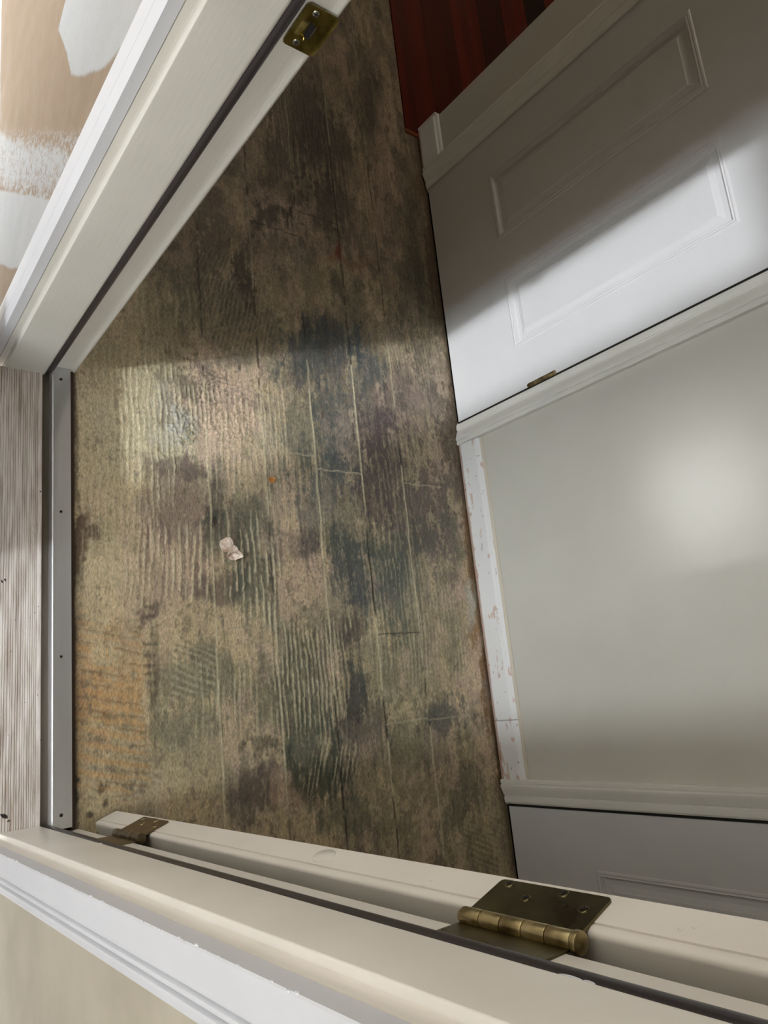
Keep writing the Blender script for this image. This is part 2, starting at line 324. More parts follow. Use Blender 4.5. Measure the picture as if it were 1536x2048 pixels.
        ph = (t + curve * s_ * s_ + (vnoise(s_ * 18, t * 30, seed) - .5) * .008 + (vnoise(s_ * 90, t * 90, seed + 3) - .5) * .0028) / sp_
        fr = np.abs(ph - np.round(ph)) * 2; idn = np.round(ph)
        brk = sst(.30, .48, vnoise(s_ * 25 + idn * 7.3, idn * 3.1, seed + 8))
        wv = w * (.55 + .9 * vnoise(s_ * 60 + idn * 3.7, idn * 5.9, seed + 12)); r = sst(wv + .12, wv - .08, fr) * brk
        mm = (m * st * r)[..., None]; col = col * (1 - mm) + rc * mm
        gg = (m * st * .7 * sst(.40, .75, fr) * sst(.25, .5, vnoise(s_ * 22 + idn * 1.7, idn * 2.3, seed + 4)))[..., None]; col = col * (1 - gg) + gc * gg
        H += m * r * hh * (.5 + n3)
    CR2 = CREAM * .85
    for a in [(290, 850, 50, 150, 0, .013, .75, CREAM, OLIVE, .0014, .12, 1), (370, 810, 50, 40, 2, .012, .8, CREAM * 1.05, GREY, .0018, .1, 2), (360, 1130, 80, 90, -3, .016, .8, CREAM, PURPLE * 1.5, .0018, .15, 3),
              (215, 900, 60, 250, 0, .016, .45, CR2, OLIVE, .0009, .1, 4), (280, 1110, 40, 130, -4, .013, .6, CREAM, TAN * .7, .0013, .2, 19),
              (500, 1150, 60, 110, 0, .016, .8, CREAM, GREEN * 1.1, .0015, .1, 5), (460, 1400, 70, 80, -2, .013, .6, CR2, GREEN * 1.2, .001, .1, 6), (625, 1370, 80, 130, 0, .0125, .95, CR2, GREEN * .65, .0012, .08, 7, .26),
              (670, 1530, 50, 50, -16, .013, .8, CR2, GREEN * .6, .0012, .0, 8), (790, 1230, 60, 130, 0, .014, .55, CR2 * .85, GREEN * 1.1, .001, .1, 9), (880, 1270, 60, 100, -3, .013, .65, CR2 * .9, OLIVE * .8, .001, .2, 10),
              (790, 1000, 40, 110, 0, .016, .6, CR2 * .6, PURPLE, .0009, .1, 11), (600, 960, 60, 90, 0, .016, .35, CR2, GREY, .0009, .1, 12), (330, 640, 90, 60, 2, .016, .5, CR2 * .75, OLIVE * .6, .001, .3, 13),
              (490, 640, 60, 70, -14, .012, .5, CR2 * .55, DARK, .0009, .4, 14), (430, 560, 40, 50, -24, .011, .4, CR2 * .5, DARK, .0009, .2, 15), (830, 700, 50, 80, 8, .013, .35, CR2 * .45, DARK, .0008, .1, 16), (860, 880, 40, 60, 30, .012, .45, CR2 * .6, PURPLE, .001, 0, 17),
              (500, 880, 70, 110, 0, .015, .45, CREAM * .95, GREY, .0012, .1, 18), (640, 250, 90, 120, 4, .014, .3, BROWN, DARK, .0008, .1, 21), (740, 450, 60, 120, 0, .014, .3, BROWN * 1.1, DARK, .0008, .1, 22), (250, 720, 70, 40, 0, .016, .4, CR2 * .8, OLIVE * .7, .0009, .1, 33)]: ridges(*a)
    for a in [(225, 1400, 70, 170, 76, .025, .7, ORANGE * .5, ORANGE * 1.12, -.0012, .05, 23, .10), (390, 1340, 50, 60, 68, .014, .5, CR2, GREEN, .0008, 0, 24), (965, 1690, 50, 55, 65, .013, .7, CR2 * .9, OLIVE * .5, .0012, 0, 25), (300, 1290, 14, 120, 88, .020, .5, DARK, TAN, .0004, 0, 26)]: ridges(*a)
    # pebbly glue clump and cracked patch
    def relief(u, v, ru, rv, f1, amp, c=None):
        nonlocal H, col
        cx, cy = floor_xy(u, v); ax, _ = floor_xy(u + ru, v); _, by = floor_xy(u, v + rv)
        r = np.sqrt(((X - cx) / (ax - cx)) ** 2 + ((Y - cy) / (by - cy)) ** 2); m = sst(1.15, .75, r + (n2 - .5) * .5)
        k = 1 - np.abs(vnoise(X * f1 + 6 * n2, Y * f1, 61) - .5) * 2; k2 = sst(.78, .96, k)
        H += m * k2 * amp
        if c is not None: mm = (m * k2 * .8)[..., None]; col = col * (1 - mm) + c * mm
    relief(362, 850, 36, 46, 85, .0028, PALE * 1.05)
    relief(450, 820, 60, 90, 170, .0018, PINK * 1.25); relief(180, 1560, 60, 70, 110, .0016); relief(590, 1140, 40, 90, 160, .001)
    # seams of the boards beneath
    wob = (vnoise(Y * 14, Y * 0, 3) - .5) * .004
    for i, xs in enumerate([.160, .305, .455, .602, .746, .886, 1.03]):
        w_ = .0016 + .0014 * vnoise(Y * 9, Y * 0 + i, 71)
        dd = np.abs(X - xs - wob - (vnoise(Y * 60, Y * 0 + i, 5) - .5) * .002)
        l = sst(w_ + .0012, w_ * .4, dd); a = vnoise(Y * 7, Y * 0 + i * 5.3, 91); vis = [.35, .9, .9, 1, 1, .85, .4][i]
        lt = (l * sst(.42, .5, a) * vis * .85)[..., None]; dk = (l * sst(.5, .4, a) * vis * .85 * sst(.25, .45, vnoise(Y * 40, Y * 0 + i, 8)))[..., None]
        lc = CREAM[None, None] * (1.05 - .62 * up); col = col * (1 - lt) + lc * lt; col = col * (1 - dk) + BLACK * dk
        H += (lt[..., 0] * .0012 - dk[..., 0] * .0016)
    for (xa, xb, (u, v), c) in [(.60, .746, (680, 943), CREAM), (.886, 1.03, (860, 972), CREAM * .8), (.455, .602, (590, 470), BLACK), (.602, .746, (720, 465), BLACK), (.746, .886, (835, 1440), CREAM * .7), (.455, .602, (575, 905), CREAM * .8), (.30, .455, (490, 1255), CREAM * .7), (.746, .886, (840, 1265), BLACK), (.602, .746, (705, 200), CREAM * .4), (.886, 1.03, (930, 1430), CREAM * .7)]:
        y0 = floor_xy(u, v)[1]; l = sst(.0022, .0008, np.abs(Y - y0 - (vnoise(X * 60, X * 0, 3) - .5) * .003)) * (X > xa) * (X < xb) * .8
        l = l[..., None]; col = col * (1 - l) + c * l
    # bare strip at the hardwood edge and wall, black band along the threshold
    ed = (sst(1.085, 1.12, X + (n2 - .5) * .05) * .55)[..., None]; col = col * (1 - ed) + BROWN * .5 * ed
    ed = (sst(.012, .002, X - (n2 - .5) * .012) * .9)[..., None]; col = col * (1 - ed) + BLACK * ed
    col = np.clip(col, .003, .9)
    H = H - .0005; H = np.where(X > 1.118, np.minimum(H, .0), H)
    P = np.stack([X, Y, H], -1)
    # leave out what the hardwood covers
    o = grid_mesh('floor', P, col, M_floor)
    bm = bmesh.new(); bm.from_mesh(o.data)
    bmesh.ops.delete(bm, geom=[v for v in bm.verts if v.co.x > 1.062 and v.co.y > 1.99], context='VERTS'); bm.to_mesh(o.data); bm.free()
    return o
fl = build_floor()
tag(fl, 'bare subfloor boards covered in scraped tan, green and dark trowelled adhesive', 'floor', kind='structure')

# structural slab beneath
b = MB().box(-.03, 3.2, -1.4, 4.0, -.12, -.006); tag(b.build('floor', M_dark), 'dark layer below the boards', 'floor', kind='structure')

# hardwood floor of the room beyond
def hardwood():
    m = MB(); cols = []
    x = 1.064; k = 0
    tones = [(205, 185, 175), (255, 235, 225), (110, 85, 85), (235, 200, 190), (150, 120, 115), (215, 190, 180), (180, 150, 140)]
    while x < 3.2:
        w = .153
        y = 1.986; first = True
        while y < 4.0:
            ln = random.uniform(.7, 1.6) if not first else random.uniform(1.2, 2.2)
            y1 = min(4.0, y + ln)
            n0 = len(m.v); m.box(x, x + w - .0012, y, y1 - .001, -.010, .004, .0012, seg=1)
            c = s2l(tones[(k * 3 + (0 if first else 2)) % 7]) * 1.6; cols += [c] * (len(m.v) - n0)
            y = y1; first = False; k += 1
        x += w
    o = m.build('floor', M_wood)
    a = o.data.color_attributes.new('albedo', 'FLOAT_COLOR', 'POINT')
    c4 = np.ones((len(cols), 4), np.float32); c4[:, :3] = np.array(cols); a.data.foreach_set('color', c4.reshape(-1))
    return o
hw = hardwood(); tag(hw, 'dark red-brown hardwood strip floor beyond the closet wall', 'floor', kind='structure')
b = MB().box(1.060, 1.125, 1.972, 1.986, -.004, .005, .002)
tag(b.build('trim_1', mat('wood_nosing', (120, 62, 34), .4)), 'thin reddish wood strip ending the hardwood beside the corner', 'trim', kind='structure')

# ---------------------------------------------------------------- right-hand wall (closets)
D = 1.125
def wall_right():
    m = MB(); T = .11; H = 2.45
    for (y0, y1, z0, z1) in [(-2.0, -.99, 0, H), (-.99, -.138, 2.04, H), (-.138, .957, 0, H), (.957, 1.7705, 2.04, H), (1.7705, 1.992, 0, H)]:
        m.box(D, D + T, y0, y1, z0 - .005, z1)
    return m.build('wall_right', M_wallR)
tag(wall_right(), 'glossy beige-grey painted hall wall between the two closet doors', 'wall', kind='structure')
b = MB().box(D + .20, D + .22, -1.0, 1.95, 0, 2.4); tag(b.build('wall_closet', M_dark), 'dark back of the closets', 'wall', kind='structure')

def casing_prof(y0, y1, x0, t=.016, inner='hi'):
    """colonial casing: thick at the outer edge, thin at the inner (door) edge; returns plan profile"""
    w = y1 - y0
    pts = [(0, 0), (0, .80), (.03, .88), (.15, .88), (.17, .74), (.19, .74), (.21, .92), (.25, 1.0), (.32, .97), (.42, .84), (.54, .66), (.63, .56), (.65, .42), (.70, .42), (.72, .54), (.77, .56), (.93, .50), (1, .34), (1, 0)]
    out = []
    for s_, h in pts:
        yy = y0 + s_ * w if inner == 'hi' else y1 - s_ * w
        out.append((x0 - h * t, yy))
    return out
def casing(name, y0, y1, x0, inner, z0, z1, mat_, label, t=.016, head=None):
    m = MB().extrude(casing_prof(y0, y1, x0, t, inner), z0, z1)
    o = smooth_auto(m.build(name, mat_), 28)
    return tag(o, label, 'door casing', kind='structure')
casing('trim_2', .8835, .9505, D, 'hi', .004, 2.09, M_trim, 'white moulded casing on the hinge side of the upper closet door', .019)
casing('trim_3', 1.7705, 1.845, D, 'lo', .008, 2.09, M_trim, 'white moulded casing by the far corner of the closet wall', .019)
casing('trim_4', -.1345, -.0715, D, 'lo', .004, 2.09, M_trim, 'white moulded casing along the lower closet door', .019)

# baseboards (worn paint)
def baseboard(name, y0, y1, h, label, worn=1.0, thick=.013):
    prof = [(D, .006), (D - thick, .006), (D - thick, h * .80), (D - thick * .95, h * .84), (D - thick * .6, h * .88), (D - thick * .55, h * .93), (D - thick * .35, h * .985), (D - .001, h)]
    # dense profile
    pp = []
    for i in range(len(prof) - 1):
        n = 24 if i == 1 else (2 if i == 0 else 3)
        for k in range(n): t = k / n; pp.append((prof[i][0] * (1 - t) + prof[i + 1][0] * t, prof[i][1] * (1 - t) + prof[i + 1][1] * t))
    pp.append(prof[-1]); pp = np.array(pp)
    y = np.arange(y0, y1 + .001, .003); P = np.zeros((len(y), len(pp), 3)); P[..., 0] = pp[:, 0]; P[..., 2] = pp[:, 1]; P[..., 1] = y[:, None]
    Yg, Zg = P[..., 1], P[..., 2]
    col = np.ones(P.shape) * S(228, 228, 226)
    w = fbm(Yg * 30, Zg * 60, 41, 4); k = sst(.66, .70, w + .12 * sst(.06, -.06, Yg) * worn - .06); k = k[..., None] * worn
    col = col * (1 - k * .7) + S(196, 160, 140) * k * .7
    sc = sst(.80, .84, fbm(Yg * 70, Zg * 180, 43, 3))[..., None] * worn; col = col * (1 - sc * .7) + S(96, 84, 74) * sc * .7
    low = (sst(.014, .008, Zg - .006 * w) * .7)[..., None]; col = col * (1 - low) + S(150, 100, 60) * low
    P[..., 0] -= (w - .5) * .001 * worn
    if name == 'baseboard_right':
        seam = sst(.0015, .0005, np.abs(Yg - .082))[..., None]; col = col * (1 - seam * .7) + S(120, 105, 95) * seam * .7
    o = grid_mesh(name, P, col, M_base); return tag(o, label, 'baseboard', kind='structure')
baseboard('baseboard_right', -.0715, .8835, .088, 'white scuffed baseboard between the two closet doors')
baseboard('baseboard_right', 1.845, 1.992, .100, 'short white baseboard at the far wall corner', 0)
baseboard('baseboard_right', -2.0, -1.07, .088, 'white baseboard past the lower closet door', 0)
m = MB(); m.box(D - .012, D + .11 + .012, 1.992, 2.004, .006, .095, .002)
tag(m.build('baseboard_right', M_trim), 'white baseboard wrapped round the end of the closet wall', 'baseboard', kind='structure')
# caulk line above the baseboard
m = MB().box(D - .004, D, -.07, .883, .086, .098, .0018)
tag(m.build('trim_5', paint('caulk', (212, 204, 186), .5, 8)), 'wavy beige caulk line on top of the scuffed baseboard', 'caulk line', kind='structure')

# closet doors ---------------------------------------------------------------
def panel_door(name, y0, y1, z0, z1, xf, panels, label, thick=.035, hand=1):
    root = empty(name, (xf, (y0 + y1) / 2, z0)); tag(root, label, 'door', kind='structure')
    m = MB()
    ys = sorted(set([y0, y1] + [p[0] for p in panels] + [p[1] for p in panels])); zs = sorted(set([z0, z1] + [p[2] for p in panels] + [p[3] for p in panels]))
    for i in range(len(ys) - 1):
        for j in range(len(zs) - 1):
            yc, zc = (ys[i] + ys[i + 1]) / 2, (zs[j] + zs[j + 1]) / 2
            if any(p[0] < yc < p[1] and p[2] < zc < p[3] for p in panels): continue
            m.add([(xf, ys[i], zs[j]), (xf, ys[i + 1], zs[j]), (xf, ys[i + 1], zs[j + 1]), (xf, ys[i], zs[j + 1])], [(0, 1, 2, 3)])
    # edges + back
    for a, b_ in [((y0, z0), (y1, z0)), ((y1, z0), (y1, z1)), ((y1, z1), (y0, z1)), ((y0, z1), (y0, z0))]:
        m.add([(xf, *a), (xf, *b_), (xf + thick, *b_), (xf + thick, *a)], [(0, 1, 2, 3)])
    m.add([(xf + thick, y0, z0), (xf + thick, y1, z0), (xf + thick, y1, z1), (xf + thick, y0, z1)], [(0, 1, 2, 3)])
    bmm = m
    o = bmm.build('door_slab', M_door, root)
    rings = [(0, 0), (.0025, -.0022), (.006, -.003), (.009, -.0012), (.012, -.0035), (.016, .0055), (.020, .008), (.030, .0075), (.042, .0035), (.0445, .0015)]
    for p in panels:
        q = MB(); loops = []
        for off, dx in rings:
            a, b_, c, d_ = p[0] + off, p[1] - off, p[2] + off, p[3] - off
            loops.append([(xf + dx, a, c), (xf + dx, b_, c), (xf + dx, b_, d_), (xf + dx, a, d_)])
        vs_ = [v for l in loops for v in l]; fs = []
        for k in range(len(loops) - 1):
            for e_ in range(4): fs.append((4 * k + e_, 4 * k + (e_ + 1) % 4, 4 * k + 4 + (e_ + 1) % 4, 4 * k + 4 + e_))
        k = 4 * (len(loops) - 1); fs.append((k, k + 1, k + 2, k + 3)); q.add(vs_, fs)
        pn = q.build('raised_panel', M_door, root)
    return root
up_p = [(1.4288, 1.6467, .2675, .9305), (1.0845, 1.3017, .2675, .9305), (1.4288, 1.6467, 1.12, 1.62), (1.0845, 1.3017, 1.12, 1.62), (1.4288, 1.6467, 1.72, 1.90), (1.0845, 1.3017, 1.72, 1.90)]
door2 = panel_door('door_2', .9575, 1.768, .010, 2.035, 1.122, up_p, 'white six-panel closet door at the upper right, small brass hinge beside the casing')
lo_p = [(y - 0, y2, a, b_) for (y, y2) in [(-.495, -.273), (-.86, -.63)] for (a, b_) in [(.2725, .9355), (1.12, 1.62), (1.72, 1.90)]]
door3 = panel_door('door_3', -.985, -.1415, .010, 2.035, 1.122, lo_p, 'white panelled closet door at the lower right, partly hidden by the open entry door')
def knuckles(parent, x, y, z0, z1, r, mat_, n=5, tip=.003, name='hinge_barrel'):
    m = MB(); h = (z1 - z0) / n
    for k in range(n): m.cyl((x, y, z0 + k * h + .0004), (x, y, z0 + (k + 1) * h - .0004), r, 20, bev=.0005)
    m.cyl((x, y, z0), (x, y, z1), r * .82, 12)
    m.cyl((x, y, z0 - tip), (x, y, z0), r * .7, 16, bev=.0006); m.cyl((x, y, z1 + .0004), (x, y, z1 + tip * 1.7), r * 1.12, 22, bev=.0009)
    return smooth_auto(m.build(name, mat_, parent), 30)
def closet_hinge(z0):
    h = MB().box(D - .006, D - .0035, .955, .962, z0 + .003, z0 + .085).build('hinge', M_brassd, door2); h['label'] = 'small antique brass hinge'
    knuckles(h, 1.117, .960, z0, z0 + .089, .0058, M_brass)
closet_hinge(.300); closet_hinge(1.75)
m = MB().box(1.119, 1.135, .951, .9565, .01, 2.03); 
tag(m.build('trim_6', M_dark), 'thin dark gap between the upper closet door and its casing', 'door gap', kind='structure')
m = MB().box(1.119, 1.135, -.1405, -.1345, .01, 2.03)
tag(m.build('trim_7', M_dark), 'dark gap between the lower closet door and its casing', 'door gap', kind='structure')

# ---------------------------------------------------------------- entry wall (between porch and hall)
XO, XI = -.140, .0125       # outer face / inner face
YL, YB = .919, .0045        # rough opening behind the frames
def wall_left():
    H = 2.45; m = MB()
    m.box(XO, XI, YL + .018, 4.0, -.05, H); m.box(XO, XI, -2.0, YB - .018, -.05, H); m.box(XO, XI, YB - .018, YL + .018, 2.07, H)
    return m.build('wall_left', M_wallB)
tag(wall_left(), 'painted wall around the open entrance, cream-grey plaster beside the hinge jamb', 'wall', kind='structure')
def drywall():
    y = np.arange(.98, 2.7, .004); z = np.arange(-.046, 1.5, .004); Yg, Zg = np.meshgrid(y, z)
    n1 = fbm(Yg * 30, Zg * 30, 3); n2 = fbm(Yg * 160, Zg * 160, 6, 3, .8); n0 = fbm(Yg * 6, Zg * 6, 2)
    col = S(140, 121, 101) * np.ones(Yg.shape + (3,)) * (.93 + .14 * n0[..., None])
    def poly_mask(pts, soft, ns):
        # signed distance to a convex-ish polygon
        d_ = np.full(Yg.shape, 1e9); inside = np.zeros(Yg.shape, bool); n = len(pts)
        for i in range(n):
            a, b_ = np.array(pts[i]), np.array(pts[(i + 1) % n]); ab = b_ - a
            t = np.clip(((Yg - a[0]) * ab[0] + (Zg - a[1]) * ab[1]) / (ab @ ab), 0, 1)
            d_ = np.minimum(d_, np.hypot(Yg - a[0] - t * ab[0], Zg - a[1] - t * ab[1]))
            c = ((a[1] > Zg) != (b_[1] > Zg)); xx = (b_[0] - a[0]) * (Zg - a[1]) / (b_[1] - a[1] + 1e-12) + a[0]; inside ^= (c & (Yg < xx))
        sd = np.where(inside, d_, -d_); return sst(-soft, soft, sd + (n1 - .5) * ns)
    white = S(168, 168, 166)
    a = poly_mask([(1.344, .50), (1.325, .452), (1.25, .4977), (1.17, .53), (1.11, .60), (1.05, .69), (1.015, .78), (1.02, .93), (1.10, 1.1), (1.35, 1.0)], .002, .008)
    H = a * .0012
    # lower smear: mesh seen through at its upper rim
    b1 = poly_mask([(1.75, -.05), (1.47, -.03), (1.264, .22), (1.066, .49), (1.02, .52), (1.00, .46), (1.03, .375), (1.06, .33), (1.17, .19), (1.34, -.03), (1.4, -.2)], .006, .03)
    b2 = poly_mask([(1.42, -.2), (1.317, -.01), (1.0244, .4066), (1.0, .36), (1.02, .19), (1.06, .11), (1.127, .01), (1.15, -.2)], .003, .004)
    hole = sst(.62, .56, n2 + (n1 - .5) * .25); seamband = sst(.035, .0, np.abs((Zg + (Yg - 1.0244) * 1.424 - .4066)) * .57 - .0)
    b1 = b1 * (1 - seamband * sst(.44, .52, n2 + (n1 - .5) * .3)) * (.35 + .65 * hole)
    rim = sst(.03, .0, np.abs(Zg + (Yg - 1.066) * 1.34 - .5) * .6); b1 = np.maximum(b1, rim * sst(.52, .6, n2) * sst(.98, 1.02, Yg) * .8)
    mm = np.clip(np.maximum(np.maximum(a, b1), b2), 0, 1); H = np.maximum(H, b2 * .0012); H = np.maximum(H, b1 * .0006)
    mm = mm[..., None]; col = col * (1 - mm) + white * mm
    P = np.stack([XO - .0006 - H, Yg, Zg], -1)
    o = grid_mesh('wall_left', P[:, ::-1], col[:, ::-1], M_dry); return o
tag(drywall(), 'tan drywall paper with smears of white joint compound beside the strike jamb', 'wall', kind='structure')

# jambs
def jamb(name, prof, label, mat_, z0=-.045, z1=2.06, bev=.0018):
    bm = bmesh.new(); n = len(prof)
    lo = [bm.verts.new((x, y, z0)) for x, y in prof]; hi = [bm.verts.new((x, y, z1)) for x, y in prof]
    for i in range(n): bm.faces.new((lo[i], lo[(i + 1) % n], hi[(i + 1) % n], hi[i]))
    bm.faces.new(lo[::-1]); bm.faces.new(hi)
    ed = [e_ for e_ in bm.edges if abs(e_.verts[0].co.z - e_.verts[1].co.z) > 1]
    bmesh.ops.bevel(bm, geom=ed, offset=bev, segments=3, profile=.5, affect='EDGES')
    m = MB().frombm(bm); o = smooth_auto(m.build(name, mat_), 32)
    return tag(o, label, 'door jamb', kind='structure')
sL = .902; sB = .014
jL = jamb('trim_8', [(-.128, .902), (-.054, .902), (-.050, .905), (-.050, .914), (.0065, .914), (.0125, .921), (.0125, .940), (-.139, .940), (-.139, .9185), (-.128, .9185)],
          'off-white left door jamb with brass strike plate and rubber seal', M_jambL)
jB = jamb('trim_9', [(-.124, .014), (-.0565, .014), (-.0525, .011), (-.0525, -.003), (.0125, -.003), (.0125, -.03), (-.139, -.03), (-.139, .0047), (-.124, .0047)],
          'cream hinge-side door jamb along the bottom with rubber seal', M_jamb, bev=.0022)
m = MB()
for (zz, ll) in ((.345, .006), (1.222, .010), (1.235, .005)):
    bm = bmesh.new(); bmesh.ops.create_icosphere(bm, subdivisions=2, radius=1); m.frombm(bm, Matrix.Translation((-.0545, .0125, zz)) @ Matrix.Diagonal((.002, .0012, ll, 1)), True)
m.build('paint_fleck', M_casing, jB)['kind'] = 'stuff'
# head of the frame
m = MB().box(-.128, .0125, -.003, .914, 2.035, 2.07, .002); tag(m.build('trim_10', M_jamb), 'white head of the entry door frame', 'door frame', kind='structure')

# weatherstrips
def strip(parent, pts, z0=.004, z1=2.035):
    m = MB().extrude(pts, z0, z1); o = smooth_auto(m.build('weatherstrip', M_rubber, parent), 50)
    o['label'] = 'black rubber weather seal'; return o
def circ(cx, cy, r, n=16, sx_=1, sy_=1): return [(cx + r * math.cos(2 * PI * k / n) * sx_, cy + r * math.sin(2 * PI * k / n) * sy_) for k in range(n)]
strip(jL, circ(-.0445, .9085, .0068, 16, 1.15, 1.0))
strip(jB, circ(-.0455, .0058, .0078, 16, 1.3, 1.0))

# outer casings (porch side)
def brick(name, y0, y1, flip, label, mat_, z0=-.05):
    w = y1 - y0; t = .019
    pts = [(0, 0), (0, .95), (.03, 1.0), (.50, 1.0), (.53, .80), (.56, .80), (.59, .98), (.65, .98), (.68, .74), (.71, .74), (.74, .94), (.79, .92), (.82, .62), (.84, .56), (.97, .56), (1, .48), (1, 0)]
    prof = [(XO - h * t, (y0 + s_ * w) if not flip else (y1 - s_ * w)) for s_, h in pts]
    m = MB().extrude(prof, z0, 2.12); o = smooth_auto(m.build(name, mat_), 25); return tag(o, label, 'door casing', kind='structure')
def flatcas(name, y0, y1, label, mat_):
    t = .0155; w = y1 - y0
    pts = [(0, 0), (0, .97), (.02, 1.0), (.425, 1.0), (.435, .93), (.45, .93), (.46, .98), (.9, .96), (.97, .9), (1, .7), (1, 0)]
    m = MB().extrude([(XO - h * t, y0 + s_ * w) for s_, h in pts], -.05, 2.12); o = smooth_auto(m.build(name, mat_), 25); return tag(o, label, 'door casing', kind='structure')
flatcas('trim_11', .9185, .992, 'white two-step casing between the drywall and the left jamb', M_casing)
brick('trim_12', -.0585, .0047, True, 'white beaded casing with chipped paint edge at the bottom left', M_casing)
m = MB().box(XO - .016, XO, -.0585, .992, 2.06, 2.13, .002); tag(m.build('trim_13', M_casing), 'white head casing over the entry door', 'door casing', kind='structure')
# chipped paint along the lower casing edge
m = MB()
for i in range(46):
    z = .05 + 1.05 * (i + random.random()) / 46; r = random.uniform(.0006, .0019)
    bm = bmesh.new(); bmesh.ops.create_icosphere(bm, subdivisions=1, radius=r)
    for v in bm.verts: v.co = Vector((v.co.x * .7, v.co.y * .8, v.co.z * random.uniform(1.2, 2.6)))
    m.frombm(bm, Matrix.Translation((XO - .0185 + random.uniform(-.0005, .001), .0045 + random.uniform(-.0008, .0008), z)))
_p = bpy.data.objects['trim_12']; o = m.build('paint_chips', M_casing, _p); o['kind'] = 'stuff'

# ---------------------------------------------------------------- strike plate
sp = empty('strike_plate_tmp'); C.objects.unlink(sp); bpy.data.objects.remove(sp)
def strike():
    # plate lies on the rabbet face y=.914, x -.032..+.010, z .967..1.025 with a rounded lip towards the hall
    yf = .9080; x0, x1, z0, z1 = -.0325, .0085, .967, 1.026
    bm = bmesh.new()
    nx, nz = 34, 46
    def h(x, z):
        # dished towards the latch hole
        return 0
    hx0, hx1, hz0, hz1 = -.0135, -.0075, .984, 1.004
    xs = sorted(set(list(np.linspace(x0, x1, nx)) + [hx0, hx1])); zs = sorted(set(list(np.linspace(z0, z1, nz)) + [hz0, hz1]))
    V_ = {}
    def depth(x, z):
        # bulged ramp beside the hole
        d_ = 0
        if -.027 < x < hx0 + .0001 and .982 < z < 1.006:
            t = (x + .027) / (hx0 + .027); e_ = min(1, (z - .982) / .003, (1.006 - z) / .003); d_ = .0052 * t * max(0, e_)
        if x > .002: d_ += -((x - .002) / .0065) ** 2 * .0012
        return yf + d_
    for i, x in enumerate(xs):
        for j, z in enumerate(zs): V_[i, j] = bm.verts.new((x, depth(x, z), z))
    for i in range(len(xs) - 1):
        for j in range(len(zs) - 1):
            xc, zc = (xs[i] + xs[i + 1]) / 2, (zs[j] + zs[j + 1]) / 2
            if hx0 < xc < hx1 and hz0 < zc < hz1: continue
            # rounded corners
            r = .006; cx = min(max(xc, x0 + r), x1 - r); cz = min(max(zc, z0 + r), z1 - r)
            if math.hypot(xc - cx, zc - cz) > r: continue
            bm.faces.new((V_[i, j], V_[i + 1, j], V_[i + 1, j + 1], V_[i, j + 1]))
    bmesh.ops.delete(bm, geom=[v for v in bm.verts if not v.link_faces], context='VERTS')
    r_ = bmesh.ops.extrude_face_region(bm, geom=bm.faces[:])
    for v in [g for g in r_['geom'] if isinstance(g, bmesh.types.BMVert)]: v.co.y += .0014
    o = smooth_auto(MB().frombm(bm).build('strike_plate', M_strike, jL), 40); o['label'] = 'worn brass strike plate'
    MB().box(hx0 - .001, hx1 + .001, .9124, .9138, hz0 - .001, hz1 + .001).build('latch_hole', M_dark, o)
    for zc in (.9755, 1.0185):
        m = MB(); m.cyl((-.0185, .9088, zc), (-.0185, .9068, zc), .0042, 22, .0036, bev=.0004); s_ = smooth_auto(m.build('screw', M_screw, o), 30)
        m = MB().box(-.0215, -.0155, .9064, .90685, zc - .0006, zc + .0006).box(-.0191, -.0179, .9064, .90685, zc - .003, zc + .003)
        s2 = m.build('screw', M_dark, o); s2.name = 'screw_slot'
strike()

